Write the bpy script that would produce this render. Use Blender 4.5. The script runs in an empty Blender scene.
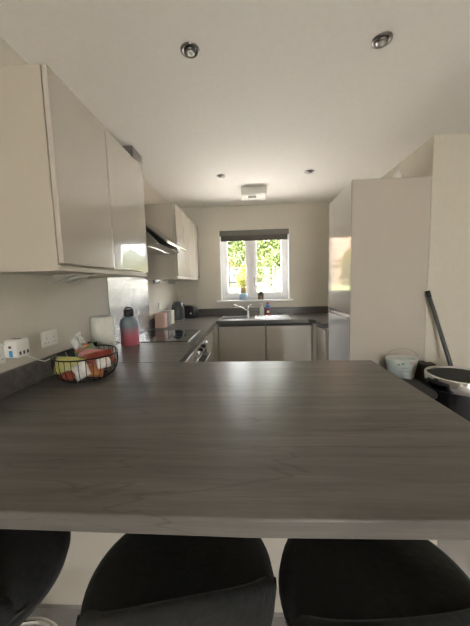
import bpy, bmesh, math, random
from mathutils import Vector, Matrix
random.seed(7)
S = bpy.context.scene
COL = S.collection
PI = math.pi

# ------------------------------------------------------------ materials
def mat(name, col=(.5,.5,.5), rough=.5, metal=0, **k):
    m = bpy.data.materials.new(name); m.use_nodes = True
    b = m.node_tree.nodes['Principled BSDF']
    b.inputs['Base Color'].default_value = (*col, 1)
    b.inputs['Roughness'].default_value = rough
    b.inputs['Metallic'].default_value = metal
    for kk, v in k.items(): b.inputs[kk.replace('_', ' ')].default_value = v
    return m
def noise_mat(name, c1, c2, scale=(5,5,5), detail=4, rough=.5, bump=0, metal=0, ramp=(.35,.65), nscale=1.0, **k):
    m = mat(name, c1, rough, metal, **k); nt = m.node_tree; N = nt.nodes; L = nt.links
    b = N['Principled BSDF']
    tc = N.new('ShaderNodeTexCoord'); mp = N.new('ShaderNodeMapping'); mp.inputs['Scale'].default_value = scale
    nz = N.new('ShaderNodeTexNoise'); nz.inputs['Scale'].default_value = nscale; nz.inputs['Detail'].default_value = detail
    rp = N.new('ShaderNodeValToRGB')
    rp.color_ramp.elements[0].position = ramp[0]; rp.color_ramp.elements[0].color = (*c1, 1)
    rp.color_ramp.elements[1].position = ramp[1]; rp.color_ramp.elements[1].color = (*c2, 1)
    L.new(tc.outputs['Object'], mp.inputs[0]); L.new(mp.outputs[0], nz.inputs['Vector'])
    L.new(nz.outputs[0], rp.inputs[0]); L.new(rp.outputs[0], b.inputs['Base Color'])
    if bump:
        bp = N.new('ShaderNodeBump'); bp.inputs['Strength'].default_value = bump; bp.inputs['Distance'].default_value = .01
        L.new(nz.outputs[0], bp.inputs['Height']); L.new(bp.outputs[0], b.inputs['Normal'])
    return m
def brick_mat(name, c1, c2, mortar, scale):
    m = mat(name, c1, .85); nt = m.node_tree; N = nt.nodes; L = nt.links
    tc = N.new('ShaderNodeTexCoord'); mp = N.new('ShaderNodeMapping'); mp.inputs['Rotation'].default_value = (PI/2, 0, 0)
    bk = N.new('ShaderNodeTexBrick'); bk.inputs['Scale'].default_value = scale
    bk.inputs['Color1'].default_value = (*c1,1); bk.inputs['Color2'].default_value = (*c2,1); bk.inputs['Mortar'].default_value = (*mortar,1)
    L.new(tc.outputs['Object'], mp.inputs[0]); L.new(mp.outputs[0], bk.inputs[0]); L.new(bk.outputs[0], N['Principled BSDF'].inputs['Base Color'])
    return m
def wood_mat(name):
    m = mat(name, (.1,.09,.08), .33, 0); nt = m.node_tree; N = nt.nodes; L = nt.links; b = N['Principled BSDF']
    tc = N.new('ShaderNodeTexCoord')
    def noise(sc, detail, rough=.6, dist=0):
        mp = N.new('ShaderNodeMapping'); mp.inputs['Scale'].default_value = sc
        nz = N.new('ShaderNodeTexNoise'); nz.inputs['Scale'].default_value = 1; nz.inputs['Detail'].default_value = detail
        nz.inputs['Roughness'].default_value = rough; nz.inputs['Distortion'].default_value = dist
        L.new(tc.outputs['Object'], mp.inputs[0]); L.new(mp.outputs[0], nz.inputs['Vector']); return nz.outputs[0]
    a = noise((1.3, 22, 22), 6, .65, .4); f = noise((7, 230, 230), 3); w = noise((1.1, 9, 9), 3, .5, 1.2)
    r1 = N.new('ShaderNodeValToRGB'); e = r1.color_ramp.elements
    e[0].position = .3; e[0].color = (.074,.068,.061,1); e[1].position = .72; e[1].color = (.158,.147,.132,1)
    L.new(a, r1.inputs[0])
    # thin dark wandering grain lines
    r2 = N.new('ShaderNodeValToRGB'); r2.color_ramp.elements[0].position = .485; r2.color_ramp.elements[0].color = (1,1,1,1)
    e2 = r2.color_ramp.elements.new(.5); e2.color = (.55,.55,.55,1); r2.color_ramp.elements[-1].position = .515; r2.color_ramp.elements[-1].color = (1,1,1,1)
    L.new(w, r2.inputs[0])
    mx = N.new('ShaderNodeMix'); mx.data_type = 'RGBA'; mx.blend_type = 'MULTIPLY'; mx.inputs[0].default_value = .7
    L.new(r1.outputs[0], mx.inputs[6]); L.new(r2.outputs[0], mx.inputs[7])
    r3 = N.new('ShaderNodeMapRange'); r3.inputs[3].default_value = .75; r3.inputs[4].default_value = 1.2; L.new(f, r3.inputs[0])
    m2 = N.new('ShaderNodeMix'); m2.data_type = 'RGBA'; m2.blend_type = 'MULTIPLY'; m2.inputs[0].default_value = 1
    L.new(mx.outputs[2], m2.inputs[6]); L.new(r3.outputs[0], m2.inputs[7]); L.new(m2.outputs[2], b.inputs['Base Color'])
    bp = N.new('ShaderNodeBump'); bp.inputs['Strength'].default_value = .12; bp.inputs['Distance'].default_value = .002
    L.new(f, bp.inputs['Height']); L.new(bp.outputs[0], b.inputs['Normal'])
    return m

M = {}
M['wall'] = noise_mat('wall_paint', (.60,.565,.485), (.62,.585,.505), (40,40,40), rough=.62, bump=.03)
M['ceiling'] = noise_mat('ceiling_paint', (.86,.84,.81), (.88,.86,.83), (30,30,30), rough=.75)
M['white'] = noise_mat('white_upvc', (.84,.85,.86), (.86,.87,.88), (10,10,10), rough=.3)
M['gloss'] = noise_mat('cashmere_gloss', (.50,.46,.40), (.51,.47,.41), (3,3,3), rough=.25, Coat_Weight=1.0, Coat_Roughness=.015)
M['gloss2'] = noise_mat('pale_cashmere_gloss', (.54,.52,.48), (.55,.53,.49), (3,3,3), rough=.25, Coat_Weight=1.0, Coat_Roughness=.015)
M['silver'] = noise_mat('pale_silver_gloss', (.64,.68,.73), (.65,.69,.74), (3,3,3), rough=.25, Coat_Weight=1.0, Coat_Roughness=.015)
M['carcass'] = noise_mat('cashmere_carcass', (.47,.43,.36), (.48,.44,.37), (3,3,3), rough=.38)
M['wood'] = wood_mat('grey_oak_laminate')
M['dark'] = noise_mat('black_plastic', (.012,.012,.013), (.018,.018,.019), (20,20,20), rough=.3)
M['shadow_gap'] = noise_mat('dark_channel', (.05,.046,.04), (.06,.055,.05), (20,20,20), rough=.6)
M['steel'] = noise_mat('brushed_steel', (.55,.55,.55), (.62,.62,.62), (4,200,4), rough=.25, metal=1)
M['chrome'] = noise_mat('chrome', (.75,.75,.76), (.78,.78,.79), (9,9,9), rough=.1, metal=1)
M['nickel'] = noise_mat('satin_nickel', (.30,.28,.27), (.36,.34,.33), (30,30,30), rough=.28, metal=1)
M['floor'] = noise_mat('grey_vinyl', (.42,.40,.39), (.48,.46,.45), (3,3,3), rough=.4)
M['hob'] = noise_mat('black_glass', (.008,.008,.009), (.012,.012,.013), (5,5,5), rough=.04)
M['stool'] = noise_mat('charcoal_velvet', (.006,.006,.006), (.013,.013,.013), (60,60,60), rough=.9, bump=.25, Sheen_Weight=.05)
M['blind'] = noise_mat('taupe_blind', (.10,.092,.078), (.115,.106,.09), (200,200,200), rough=.8)
M['blind2'] = noise_mat('taupe_cassette', (.15,.14,.12), (.16,.15,.13), (200,200,200), rough=.5)
M['wire'] = noise_mat('dark_wire', (.022,.018,.016), (.035,.03,.027), (40,40,40), rough=.4, metal=.7)
M['paper'] = noise_mat('paper_towel', (.66,.68,.62), (.72,.74,.68), (90,90,90), rough=.9, bump=.3)
M['plug'] = noise_mat('white_plastic', (.74,.74,.70), (.76,.76,.72), (9,9,9), rough=.35)
M['blue'] = noise_mat('blue_plastic', (.04,.28,.60), (.05,.32,.66), (9,9,9), rough=.4)
M['pinkcan'] = noise_mat('blush_tin', (.62,.42,.34), (.66,.45,.37), (9,9,9), rough=.4)
M['greycan'] = noise_mat('grey_tin', (.30,.30,.29), (.33,.33,.32), (9,9,9), rough=.4)
M['creamcan'] = noise_mat('cream_tin', (.66,.62,.52), (.70,.66,.56), (9,9,9), rough=.4)
M['kettle'] = noise_mat('slate_kettle', (.05,.06,.065), (.07,.08,.085), (9,9,9), rough=.3)
M['binbody'] = noise_mat('black_bin', (.010,.010,.012), (.014,.014,.016), (9,9,9), rough=.25)
M['binlid'] = noise_mat('charcoal_lid', (.022,.023,.023), (.035,.035,.035), (60,60,60), rough=.75)
M['broom'] = noise_mat('grey_handle', (.07,.08,.08), (.10,.11,.11), (30,30,5), rough=.4)
M['mint'] = noise_mat('mint_tin', (.52,.60,.56), (.66,.70,.66), (14,14,14), rough=.5)
M['flower'] = noise_mat('pink_print', (.60,.25,.25), (.70,.45,.42), (60,60,60), rough=.5)
M['green'] = noise_mat('green_print', (.20,.33,.16), (.28,.40,.22), (60,60,60), rough=.5)
M['ink'] = noise_mat('dark_ink', (.05,.06,.06), (.06,.07,.07), (60,60,60), rough=.6)
M['yellowp'] = noise_mat('yellow_wrapper', (.50,.44,.14), (.38,.42,.16), (14,14,14), rough=.3, bump=.3)
M['redp'] = noise_mat('red_wrapper', (.24,.04,.03), (.38,.10,.06), (14,14,14), rough=.3, bump=.3)
M['whitep'] = noise_mat('white_wrapper', (.75,.74,.72), (.55,.52,.50), (30,30,30), rough=.3, bump=.3, ramp=(.5,.75))
M['orangep'] = noise_mat('orange_wrapper', (.34,.10,.045), (.45,.22,.08), (14,14,14), rough=.3, bump=.3)
M['pinkp'] = noise_mat('pink_wrapper', (.62,.25,.28), (.55,.40,.30), (14,14,14), rough=.3, bump=.3)
M['cellophane'] = mat('clear_cellophane', (.95,.96,.95), .15, 0, Transmission_Weight=.7, IOR=1.08)
M['brownbag'] = noise_mat('dark_brown_card', (.045,.032,.024), (.06,.045,.035), (14,14,14), rough=.7)
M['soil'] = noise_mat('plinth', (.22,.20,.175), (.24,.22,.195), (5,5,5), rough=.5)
M['potblue'] = noise_mat('pale_blue_glaze', (.42,.60,.74), (.48,.65,.78), (9,9,9), rough=.3)
M['gold'] = noise_mat('gold_wicker', (.50,.34,.12), (.36,.22,.08), (60,60,60), rough=.5)
M['brown'] = noise_mat('brown_lantern', (.16,.12,.10), (.22,.17,.14), (30,30,30), rough=.6)
M['soap'] = mat('clear_soap', (.80,.84,.78), .12, 0, Transmission_Weight=.25, IOR=1.3)
M['redbottle'] = noise_mat('red_liquid', (.35,.05,.06), (.42,.08,.08), (9,9,9), rough=.2)
M['bluecap'] = noise_mat('blue_label', (.15,.25,.60), (.20,.30,.66), (9,9,9), rough=.3)
M['lens'] = noise_mat('lamp_lens', (.50,.52,.50), (.62,.64,.62), (90,90,90), rough=.15)
M['black_hole'] = noise_mat('dark_port', (.06,.045,.04), (.07,.055,.05), (9,9,9), rough=.5)
M['smoke'] = noise_mat('smoked_glass', (.16,.155,.14), (.18,.175,.16), (3,3,3), rough=.05)
M['pale_edge'] = noise_mat('glass_edge', (.70,.72,.66), (.74,.76,.70), (3,3,3), rough=.15)
M['lawn'] = noise_mat('lawn', (.04,.065,.008), (.07,.09,.012), (3,3,3), rough=.9)
M['leaf_y'] = noise_mat('yellow_green_leaf', (.10,.105,.008), (.155,.14,.012), (2.5,2.5,2.5), rough=.6, Subsurface_Weight=0)
M['leaf_g'] = noise_mat('fresh_green_leaf', (.04,.068,.008), (.085,.105,.018), (2.5,2.5,2.5), rough=.6)
M['leaf_d'] = noise_mat('deep_green_leaf', (.022,.042,.008), (.045,.07,.014), (2.5,2.5,2.5), rough=.6)
M['bark'] = noise_mat('bark', (.12,.09,.06), (.2,.15,.1), (9,9,3), rough=.9)
M['brick'] = brick_mat('orange_brick', (.30,.13,.075), (.24,.10,.06), (.28,.24,.20), 3.2)
M['tile'] = noise_mat('roof_tile', (.16,.10,.08), (.22,.14,.11), (2,9,9), rough=.8)
M['carpaint'] = noise_mat('grey_car_paint', (.09,.11,.15), (.10,.12,.17), (2,2,2), rough=.2, metal=.4)
M['tyre'] = noise_mat('tyre', (.02,.02,.02), (.03,.03,.03), (9,9,9), rough=.8)
M['slidew'] = noise_mat('white_slide', (.5,.5,.5), (.54,.54,.54), (9,9,9), rough=.3)
M['slideo'] = noise_mat('orange_slide', (.34,.13,.015), (.38,.16,.02), (9,9,9), rough=.3)
M['slideg'] = noise_mat('lime_slide', (.14,.24,.02), (.16,.26,.03), (9,9,9), rough=.3)
M['concrete'] = noise_mat('paving', (.55,.52,.48), (.62,.59,.55), (3,3,3), rough=.9)
M['stone'] = noise_mat('pale_reflection_paint', (.26,.26,.25), (.30,.30,.29), (3,3,3), rough=.7)  # pale tone of the shed that stands in for pane reflections
M['gravel'] = noise_mat('bounce_gravel', (.72,.68,.64), (.80,.77,.73), (30,30,30), rough=.9)  # kept pale to bounce daylight through the kitchen window
M['windark'] = noise_mat('house_glass', (.12,.15,.18), (.2,.24,.28), (2,2,2), rough=.08)
# glass panes let light through
def glass_mat():
    m = bpy.data.materials.new('window_glass'); m.use_nodes = True; nt = m.node_tree; N = nt.nodes; N.clear()
    o = N.new('ShaderNodeOutputMaterial'); t = N.new('ShaderNodeBsdfTransparent'); g = N.new('ShaderNodeBsdfGlossy'); mx = N.new('ShaderNodeMixShader')
    g.inputs['Roughness'].default_value = .02; mx.inputs[0].default_value = .022
    nt.links.new(t.outputs[0], mx.inputs[1]); nt.links.new(g.outputs[0], mx.inputs[2]); nt.links.new(mx.outputs[0], o.inputs[0]); return m
M['glass'] = glass_mat()
# splashback: steel brushed side to side
def splash_mat():
    m = mat('brushed_splashback', (.66,.66,.66), .10, 1); nt = m.node_tree; N = nt.nodes; L = nt.links
    tc = N.new('ShaderNodeTexCoord'); mp = N.new('ShaderNodeMapping'); mp.inputs['Scale'].default_value = (1, 14, 900)
    nz = N.new('ShaderNodeTexNoise'); nz.inputs['Scale'].default_value = 1; nz.inputs['Detail'].default_value = 2
    bp = N.new('ShaderNodeBump'); bp.inputs['Strength'].default_value = 1.0; bp.inputs['Distance'].default_value = .0012
    L.new(tc.outputs['Object'], mp.inputs[0]); L.new(mp.outputs[0], nz.inputs['Vector']); L.new(nz.outputs[0], bp.inputs['Height'])
    L.new(bp.outputs[0], N['Principled BSDF'].inputs['Normal']); return m
M['splash'] = splash_mat()
# bottle: pink below, slate above (the bottle's own two-tone coating)
def bottle_mat():
    m = mat('two_tone_coating', (.5,.1,.15), .35); nt = m.node_tree; N = nt.nodes; L = nt.links
    tc = N.new('ShaderNodeTexCoord'); sp = N.new('ShaderNodeSeparateXYZ'); rp = N.new('ShaderNodeValToRGB')
    nz = N.new('ShaderNodeTexNoise'); nz.inputs['Scale'].default_value = 40; ad = N.new('ShaderNodeMath'); ad.operation = 'MULTIPLY_ADD'; ad.inputs[1].default_value = .03
    e = rp.color_ramp.elements; e[0].position = .085; e[0].color = (.70,.20,.25,1); e[1].position = .165; e[1].color = (.24,.30,.34,1)
    L.new(tc.outputs['Object'], sp.inputs[0]); L.new(tc.outputs['Object'], nz.inputs['Vector']); L.new(nz.outputs[0], ad.inputs[0]); L.new(sp.outputs[2], ad.inputs[2])
    L.new(ad.outputs[0], rp.inputs[0]); L.new(rp.outputs[0], N['Principled BSDF'].inputs['Base Color']); return m
M['bottle'] = bottle_mat()

# ------------------------------------------------------------ mesh helpers
def new(): return bmesh.new()
def link(name, bm, m, parent=None, smooth=False, loc=None, bevel=0, seg=2):
    me = bpy.data.meshes.new(name); bmesh.ops.recalc_face_normals(bm, faces=bm.faces); bm.to_mesh(me); bm.free()
    for mm in (m if isinstance(m, (list, tuple)) else [m]): me.materials.append(mm)
    o = bpy.data.objects.new(name, me); COL.objects.link(o)
    if smooth:
        for p in me.polygons: p.use_smooth = True
    if parent: o.parent = parent
    if loc is not None: o.location = loc
    if bevel:
        b = o.modifiers.new('bevel', 'BEVEL'); b.width = bevel; b.segments = seg; b.limit_method = 'ANGLE'; b.angle_limit = math.radians(40)
    return o
def box(bm, a, b, mi=0):
    x0,y0,z0 = a; x1,y1,z1 = b
    v = [bm.verts.new(c) for c in ((x0,y0,z0),(x1,y0,z0),(x1,y1,z0),(x0,y1,z0),(x0,y0,z1),(x1,y0,z1),(x1,y1,z1),(x0,y1,z1))]
    for f in ((0,3,2,1),(4,5,6,7),(0,1,5,4),(1,2,6,5),(2,3,7,6),(3,0,4,7)):
        bm.faces.new([v[i] for i in f]).material_index = mi
    return v
def prism(bm, pts, ax, a, b, mi=0):
    """extrude a 2-D outline along axis ax from a to b"""
    def P(p, t):
        if ax == 0: return (t, p[0], p[1])
        if ax == 1: return (p[0], t, p[1])
        return (p[0], p[1], t)
    A = [bm.verts.new(P(p, a)) for p in pts]; B_ = [bm.verts.new(P(p, b)) for p in pts]; n = len(pts)
    bm.faces.new(A).material_index = mi; bm.faces.new(B_[::-1]).material_index = mi
    for i in range(n): bm.faces.new((A[i], A[(i+1)%n], B_[(i+1)%n], B_[i])).material_index = mi
def lathe(bm, prof, c=(0,0,0), n=32, sx=1, sy=1, mi=0, cap=True):
    rings = []
    for r, z in prof:
        rings.append([bm.verts.new((c[0]+sx*r*math.cos(2*PI*i/n), c[1]+sy*r*math.sin(2*PI*i/n), c[2]+z)) for i in range(n)])
    for a, b in zip(rings, rings[1:]):
        for i in range(n): bm.faces.new((a[i], a[(i+1)%n], b[(i+1)%n], b[i])).material_index = mi
    if cap:
        bm.faces.new(rings[0][::-1]).material_index = mi; bm.faces.new(rings[-1]).material_index = mi
def tube(bm, pts, r, n=8, closed=False, mi=0):
    pts = [Vector(p) for p in pts]; N = len(pts); rings = []
    rr = r if isinstance(r, (list, tuple)) else [r]*N
    prev = None
    for i, p in enumerate(pts):
        if closed: t = pts[(i+1)%N]-pts[i-1]
        else: t = pts[min(i+1,N-1)]-pts[max(i-1,0)]
        t.normalize()
        if prev is None:
            u = Vector((0,0,1)).cross(t)
            if u.length < .01: u = Vector((1,0,0)).cross(t)
        else: u = prev - t*prev.dot(t)
        u.normalize(); prev = u; w = t.cross(u)
        rings.append([bm.verts.new(p + rr[i]*(u*math.cos(2*PI*k/n)+w*math.sin(2*PI*k/n))) for k in range(n)])
    for i in range(N if closed else N-1):
        a, b = rings[i], rings[(i+1)%N]
        for k in range(n): bm.faces.new((a[k], a[(k+1)%n], b[(k+1)%n], b[k])).material_index = mi
    if not closed:
        bm.faces.new(rings[0][::-1]).material_index = mi; bm.faces.new(rings[-1]).material_index = mi
def rrect(x0,y0,x1,y1,r,n=6):
    out = []
    for cx,cy,a in ((x1-r,y1-r,0),(x0+r,y1-r,PI/2),(x0+r,y0+r,PI),(x1-r,y0+r,1.5*PI)):
        for i in range(n+1): out.append((cx+r*math.cos(a+PI/2*i/n), cy+r*math.sin(a+PI/2*i/n)))
    return out
def empty(name, loc=(0,0,0), rz=0):
    o = bpy.data.objects.new(name, None); COL.objects.link(o); o.location = loc; o.rotation_euler = (0,0,rz); o.empty_display_size = .05
    return o
def tag(o, label, cat, group=None, kind=None):
    o['label'] = label; o['category'] = cat
    if group: o['group'] = group
    if kind: o['kind'] = kind
    return o
def struct(o, label=None):
    o['kind'] = 'structure'
    if label: o['label'] = label
    return o
def copy_tree(o, parent=None):
    c = o.copy(); COL.objects.link(c); c.parent = parent
    for ch in list(o.children): copy_tree(ch, c)
    return c

# ------------------------------------------------------------ dimensions (metres)
XL, XR, YB, YR = -1.019, 1.386, 3.897, 2.26
CE = 2.40; WT = .91
RX, RY = 3.3, -3.2           # living side of the room: right wall, rear wall
XT = .798; ZT = 2.111        # tall unit
WX0, WX1, WZ0, WZ1 = -.405, .55, 1.12, 2.065   # kitchen window opening
YO = YB + .30                # outer face of far wall

# ------------------------------------------------------------ room shell
b = new(); box(b, (XL-.3, RY-.3, -.12), (RX+.3, YO, 0)); struct(link('floor', b, M['floor']), 'pale grey vinyl floor')
b = new(); box(b, (XL-.3, RY-.3, CE), (RX+.3, YO, CE+.25)); struct(link('ceiling', b, M['ceiling']), 'off-white painted ceiling')
b = new(); box(b, (XL-.3, RY-.3, 0), (XL, YO, CE)); struct(link('wall_left', b, M['wall']))
b = new()
box(b, (XL, YB, 0), (WX0, YO, CE)); box(b, (WX1, YB, 0), (XR+.3, YO, CE)); box(b, (WX0, YB, 0), (WX1, YO, WZ0)); box(b, (WX0, YB, WZ1), (WX1, YO, CE))
struct(link('wall_back', b, M['wall']), 'painted far wall around the kitchen window')
b = new(); box(b, (XR, YR, 0), (XR+.3, YB, CE)); box(b, (XR+.3, YR, 0), (RX+.3, YR+.3, CE)); struct(link('wall_right', b, M['wall']), 'painted wall turning the corner beside the tall unit')
# unseen rear patio doorway sized for the daylight it gives; side wall is plain
PX0, PX1, PZ1 = .4, 1.5, 2.12
b = new()
box(b, (XL, RY-.3, 0), (PX0, RY, CE)); box(b, (PX1, RY-.3, 0), (RX+.3, RY, CE)); box(b, (PX0, RY-.3, PZ1), (PX1, RY, CE))
struct(link('wall_rear', b, M['wall']))
b = new(); box(b, (RX, RY, 0), (RX+.3, YR, CE))
struct(link('wall_side', b, M['wall']))

def casement(root, x0, x1, z0, z1, y, handle_side):
    """one white sash (with its pane and handle), in a wall along X"""
    s = .058; t = .05
    b = new()
    box(b, (x0,y,z0),(x0+s,y+t,z1)); box(b, (x1-s,y,z0),(x1,y+t,z1)); box(b, (x0+s,y,z0),(x1-s,y+t,z0+s)); box(b, (x0+s,y,z1-s),(x1-s,y+t,z1))
    sh = link('sash', b, M['white'], root, bevel=.006)
    b = new(); box(b, (x0+s,y+.02,z0+s),(x1-s,y+.026,z1-s)); link('pane', b, M['glass'], sh)
    hx = x0+s*.5 if handle_side < 0 else x1-s*.5
    b = new(); hz = z0+.40 if handle_side > 0 else z0+.22
    box(b, (hx-.012,y-.014,hz-.04),(hx+.012,y,hz+.04)); box(b, (hx-.008,y-.035,hz-.09),(hx+.008,y-.014,hz+.01))
    link('window_handle', b, M['white'] if handle_side > 0 else M['nickel'], sh, bevel=.003)
w = struct(empty('window_1', (0,0,0)), 'white two-sash kitchen window over the sink')
b = new(); fy = YB+.085; F = .045
x0,x1,z0,z1 = WX0, WX1, WZ0, WZ1
box(b,(x0,fy,z0),(x0+F,fy+.07,z1)); box(b,(x1-F,fy,z0),(x1,fy+.07,z1)); box(b,(x0+F,fy,z0),(x1-F,fy+.07,z0+F)); box(b,(x0+F,fy,z1-F),(x1-F,fy+.07,z1))
xm = .026; box(b,(xm-.02,fy,z0+F),(xm+.02,fy+.07,z1-F))
link('window_frame', b, M['white'], w, bevel=.004)
casement(w, x0+F, xm-.02, z0+F, z1-F, fy-.01, 1); casement(w, xm+.02, x1-F, z0+F, z1-F, fy-.01, -1)
# white reveal lining and sill board
b = new(); box(b,(x0,YB-.004,z0),(x0+.012,fy,z1)); box(b,(x1-.012,YB-.004,z0),(x1,fy,z1)); box(b,(x0,YB-.004,z1-.012),(x1,fy,z1)); link('window_reveal', b, M['white'], w)
b = new(); box(b,(WX0-.055,YB-.045,WZ0-.022),(WX1+.045,YB,WZ0)); box(b,(WX0,YB,WZ0-.022),(WX1,fy,WZ0+.0)); link('window_sill', b, M['white'], w, bevel=.006)
# patio doors behind the camera
d = struct(empty('door_1'), 'white glazed patio doors behind the breakfast bar')
n = 2; wd = (PX1-PX0)/n
b = new(); box(b,(PX0,RY-.12,0),(PX0+.05,RY-.04,PZ1)); box(b,(PX1-.05,RY-.12,0),(PX1,RY-.04,PZ1)); box(b,(PX0,RY-.12,PZ1-.05),(PX1,RY-.04,PZ1)); box(b,(PX0,RY-.12,0),(PX1,RY-.04,.03)); link('door_frame', b, M['white'], d)
for i in range(n):
    a0 = PX0+i*wd; b = new()
    box(b,(a0+.05,RY-.1,.03),(a0+.11,RY-.06,PZ1-.05)); box(b,(a0+wd-.11,RY-.1,.03),(a0+wd-.05,RY-.06,PZ1-.05)); box(b,(a0+.11,RY-.1,.03),(a0+wd-.11,RY-.06,.12)); box(b,(a0+.11,RY-.1,PZ1-.13),(a0+wd-.11,RY-.06,PZ1-.05))
    lf = link('door_leaf', b, M['white'], d)
    b = new(); box(b,(a0+.11,RY-.083,.12),(a0+wd-.11,RY-.077,PZ1-.13)); link('pane', b, M['glass'], lf)
b = new(); box(b, (XR+.002,YR-.014,0),(RX,YR,.11)); struct(link('baseboard_right', b, M['white'], bevel=.004))

# roller blind
r = tag(empty('roller_blind', (.072, YB-.04, 1.93)), 'dark taupe roller blind rolled up at the top of the window', 'blind')
b = new(); box(b,(-.468,-.005,.065),(.468,.052-.014,.135)); link('blind_cassette', b, M['blind2'], r, bevel=.006)
b = new(); box(b,(-.450,.006,.008),(.450,.014,.066)); link('blind_fabric', b, M['blind'], r)
b = new(); box(b,(-.450,.002,-.006),(.450,.018,.010)); link('bottom_bar', b, M['blind'], r, bevel=.002)

# ------------------------------------------------------------ worktops
PYF, PYB, PXR = .474, 1.534, .660
o = empty('breakfast_bar_worktop', (0,0,WT-.04)); tag(o, 'deep grey-oak laminate breakfast bar worktop across the foreground', 'worktop')
b = new(); prism(b, [(XL,.490),(-.50,.481),(0,PYF),(.3,.478),(PXR,.482),(PXR,PYB),(-.41,PYB),(XL,PYB)], 2, 0, .04)
link('worktop_slab', b, M['wood'], o, bevel=.004, seg=3)
# upstand strip on the left wall
b = new(); box(b,(XL,.49,.04),(XL+.018,1.945,.14)); link('upstand', b, M['wood'], o, bevel=.002)
XF, YF = -.413, 3.293; LEG = .745
o = empty('kitchen_worktop', (0,0,WT-.04)); tag(o, 'U-shaped grey laminate worktop carrying the hob and the sink', 'worktop')
SX0, SX1, SYf, SYb = -.37, -.035, 3.43, 3.76    # bowl cut-out
b = new()
e = .0005
box(b,(XL,PYB+e,0),(XF,YF,.04)); box(b,(XL,YF,0),(SX0,YB,.04)); box(b,(SX0,YF,0),(SX1,SYf,.04)); box(b,(SX0,SYb,0),(SX1,YB,.04)); box(b,(SX1,YF,0),(XR,YB,.04)); 
prism(b, [(LEG-.06,YF),(LEG,YF-.09),(XR,YF-.09),(XR,YF)], 2, 0, .04); box(b,(LEG,2.886,0),(XR,YF-.09,.04))
bmesh.ops.remove_doubles(b, verts=b.verts, dist=1e-5)
link('worktop_slab', b, M['wood'], o)
b = new(); box(b,(XL+.018,YB-.018,.04),(XR,YB,.14)); box(b,(XL,2.745,.04),(XL+.018,YB,.14)); box(b,(XR-.018,2.886,.04),(XR,YB-.018,.14)); link('upstand', b, M['wood'], o, bevel=.002)

# ------------------------------------------------------------ base units
def slab(name, a, c, m, parent, bev=.004): 
    b = new(); box(b, a, c); return link(name, b, m, parent, bevel=bev)
# peninsula base
o = tag(empty('peninsula_cabinet', (0,0,0)), 'cashmere base cabinet with plain back panel carrying the breakfast bar', 'cabinet')
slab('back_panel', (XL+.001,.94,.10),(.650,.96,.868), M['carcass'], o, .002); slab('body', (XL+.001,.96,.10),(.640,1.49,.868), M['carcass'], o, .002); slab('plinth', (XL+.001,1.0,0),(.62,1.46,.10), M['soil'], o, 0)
def base_left(y0, y1, label):
    o = tag(empty('base_cabinet', (XL,y0,0)), label, 'cabinet', 'base cabinets under the worktop')
    w_ = y1-y0
    slab('body', (.002,.002,.10),(.565,w_-.002,.868), M['carcass'], o, .001)
    slab('door', (.567,.003,.105),(.587,w_-.003,.835), M['gloss'], o, .003)
    slab('handle_rail', (.565,.002,.837),(.572,w_-.002,.868), M['steel'], o, 0)
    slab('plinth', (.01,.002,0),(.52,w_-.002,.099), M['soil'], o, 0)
base_left(1.536, 2.07, 'base cabinet with gloss door between breakfast bar and oven')
base_left(2.67, 3.26, 'base cabinet with gloss door between oven and far corner')
o = tag(empty('built_in_oven', (XL,2.07,0)), 'stainless built-in oven with black glass door under the hob', 'oven')
slab('body', (.02,.003,.10),(.562,.597,.868), M['carcass'], o, .001)
slab('control_panel', (.563,.004,.735),(.590,.596,.862), M['steel'], o, .003)
slab('oven_door', (.563,.004,.20),(.588,.596,.725), M['hob'], o, .004)
b = new(); tube(b, [(.630,.05,.69),(.630,.55,.69)], .010, 12); box(b,(.588,.07,.682),(.63,.085,.698)); box(b,(.588,.515,.682),(.63,.53,.698)); link('oven_handle', b, M['chrome'], o)
for i in range(4):
    b = new(); lathe(b, [(.020,0),(.020,.008),(.015,.022),(.013,.024)], n=20); kb = link('knob', b, M['dark'] if i in (1,2) else M['chrome'], o, smooth=True, loc=(.590,.10+i*.13,.80)); kb.rotation_euler = (0,PI/2,0)
slab('plinth', (.01,.003,0),(.52,.597,.099), M['soil'], o, 0)
# back run: two doors under the sink
BY = 3.312
for x0, x1, lb in ((-.385,.180,'sink base cabinet with gloss door, left of the pair below the window'), (.182,.728,'sink base cabinet with gloss door, right of the pair below the window')):
    o = tag(empty('base_cabinet', (x0,BY,0)), lb, 'cabinet', 'base cabinets under the worktop')
    w_ = x1-x0
    b = new(); box(b,(.002,.02,.10),(.02,.58,.868)); box(b,(w_-.02,.02,.10),(w_-.002,.58,.868)); box(b,(.02,.56,.10),(w_-.02,.58,.868)); box(b,(.02,.02,.10),(w_-.02,.56,.118)); link('body', b, M['carcass'], o)
    slab('door', (.003,0,.105),(w_-.003,.019,.835), M['gloss'], o, .003)
    slab('handle_rail', (.002,.014,.838),(w_-.002,.022,.868), M['shadow_gap'], o, 0)
    slab('plinth', (.002,.06,0),(w_-.002,.5,.099), M['soil'], o, 0)
# corner posts
o = slab('corner_post', (-.436,3.262,0),(-.388,3.331,.868), M['carcass'], None, .002); tag(o, 'narrow cashmere corner post left of the sink cabinets', 'filler panel')
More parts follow.
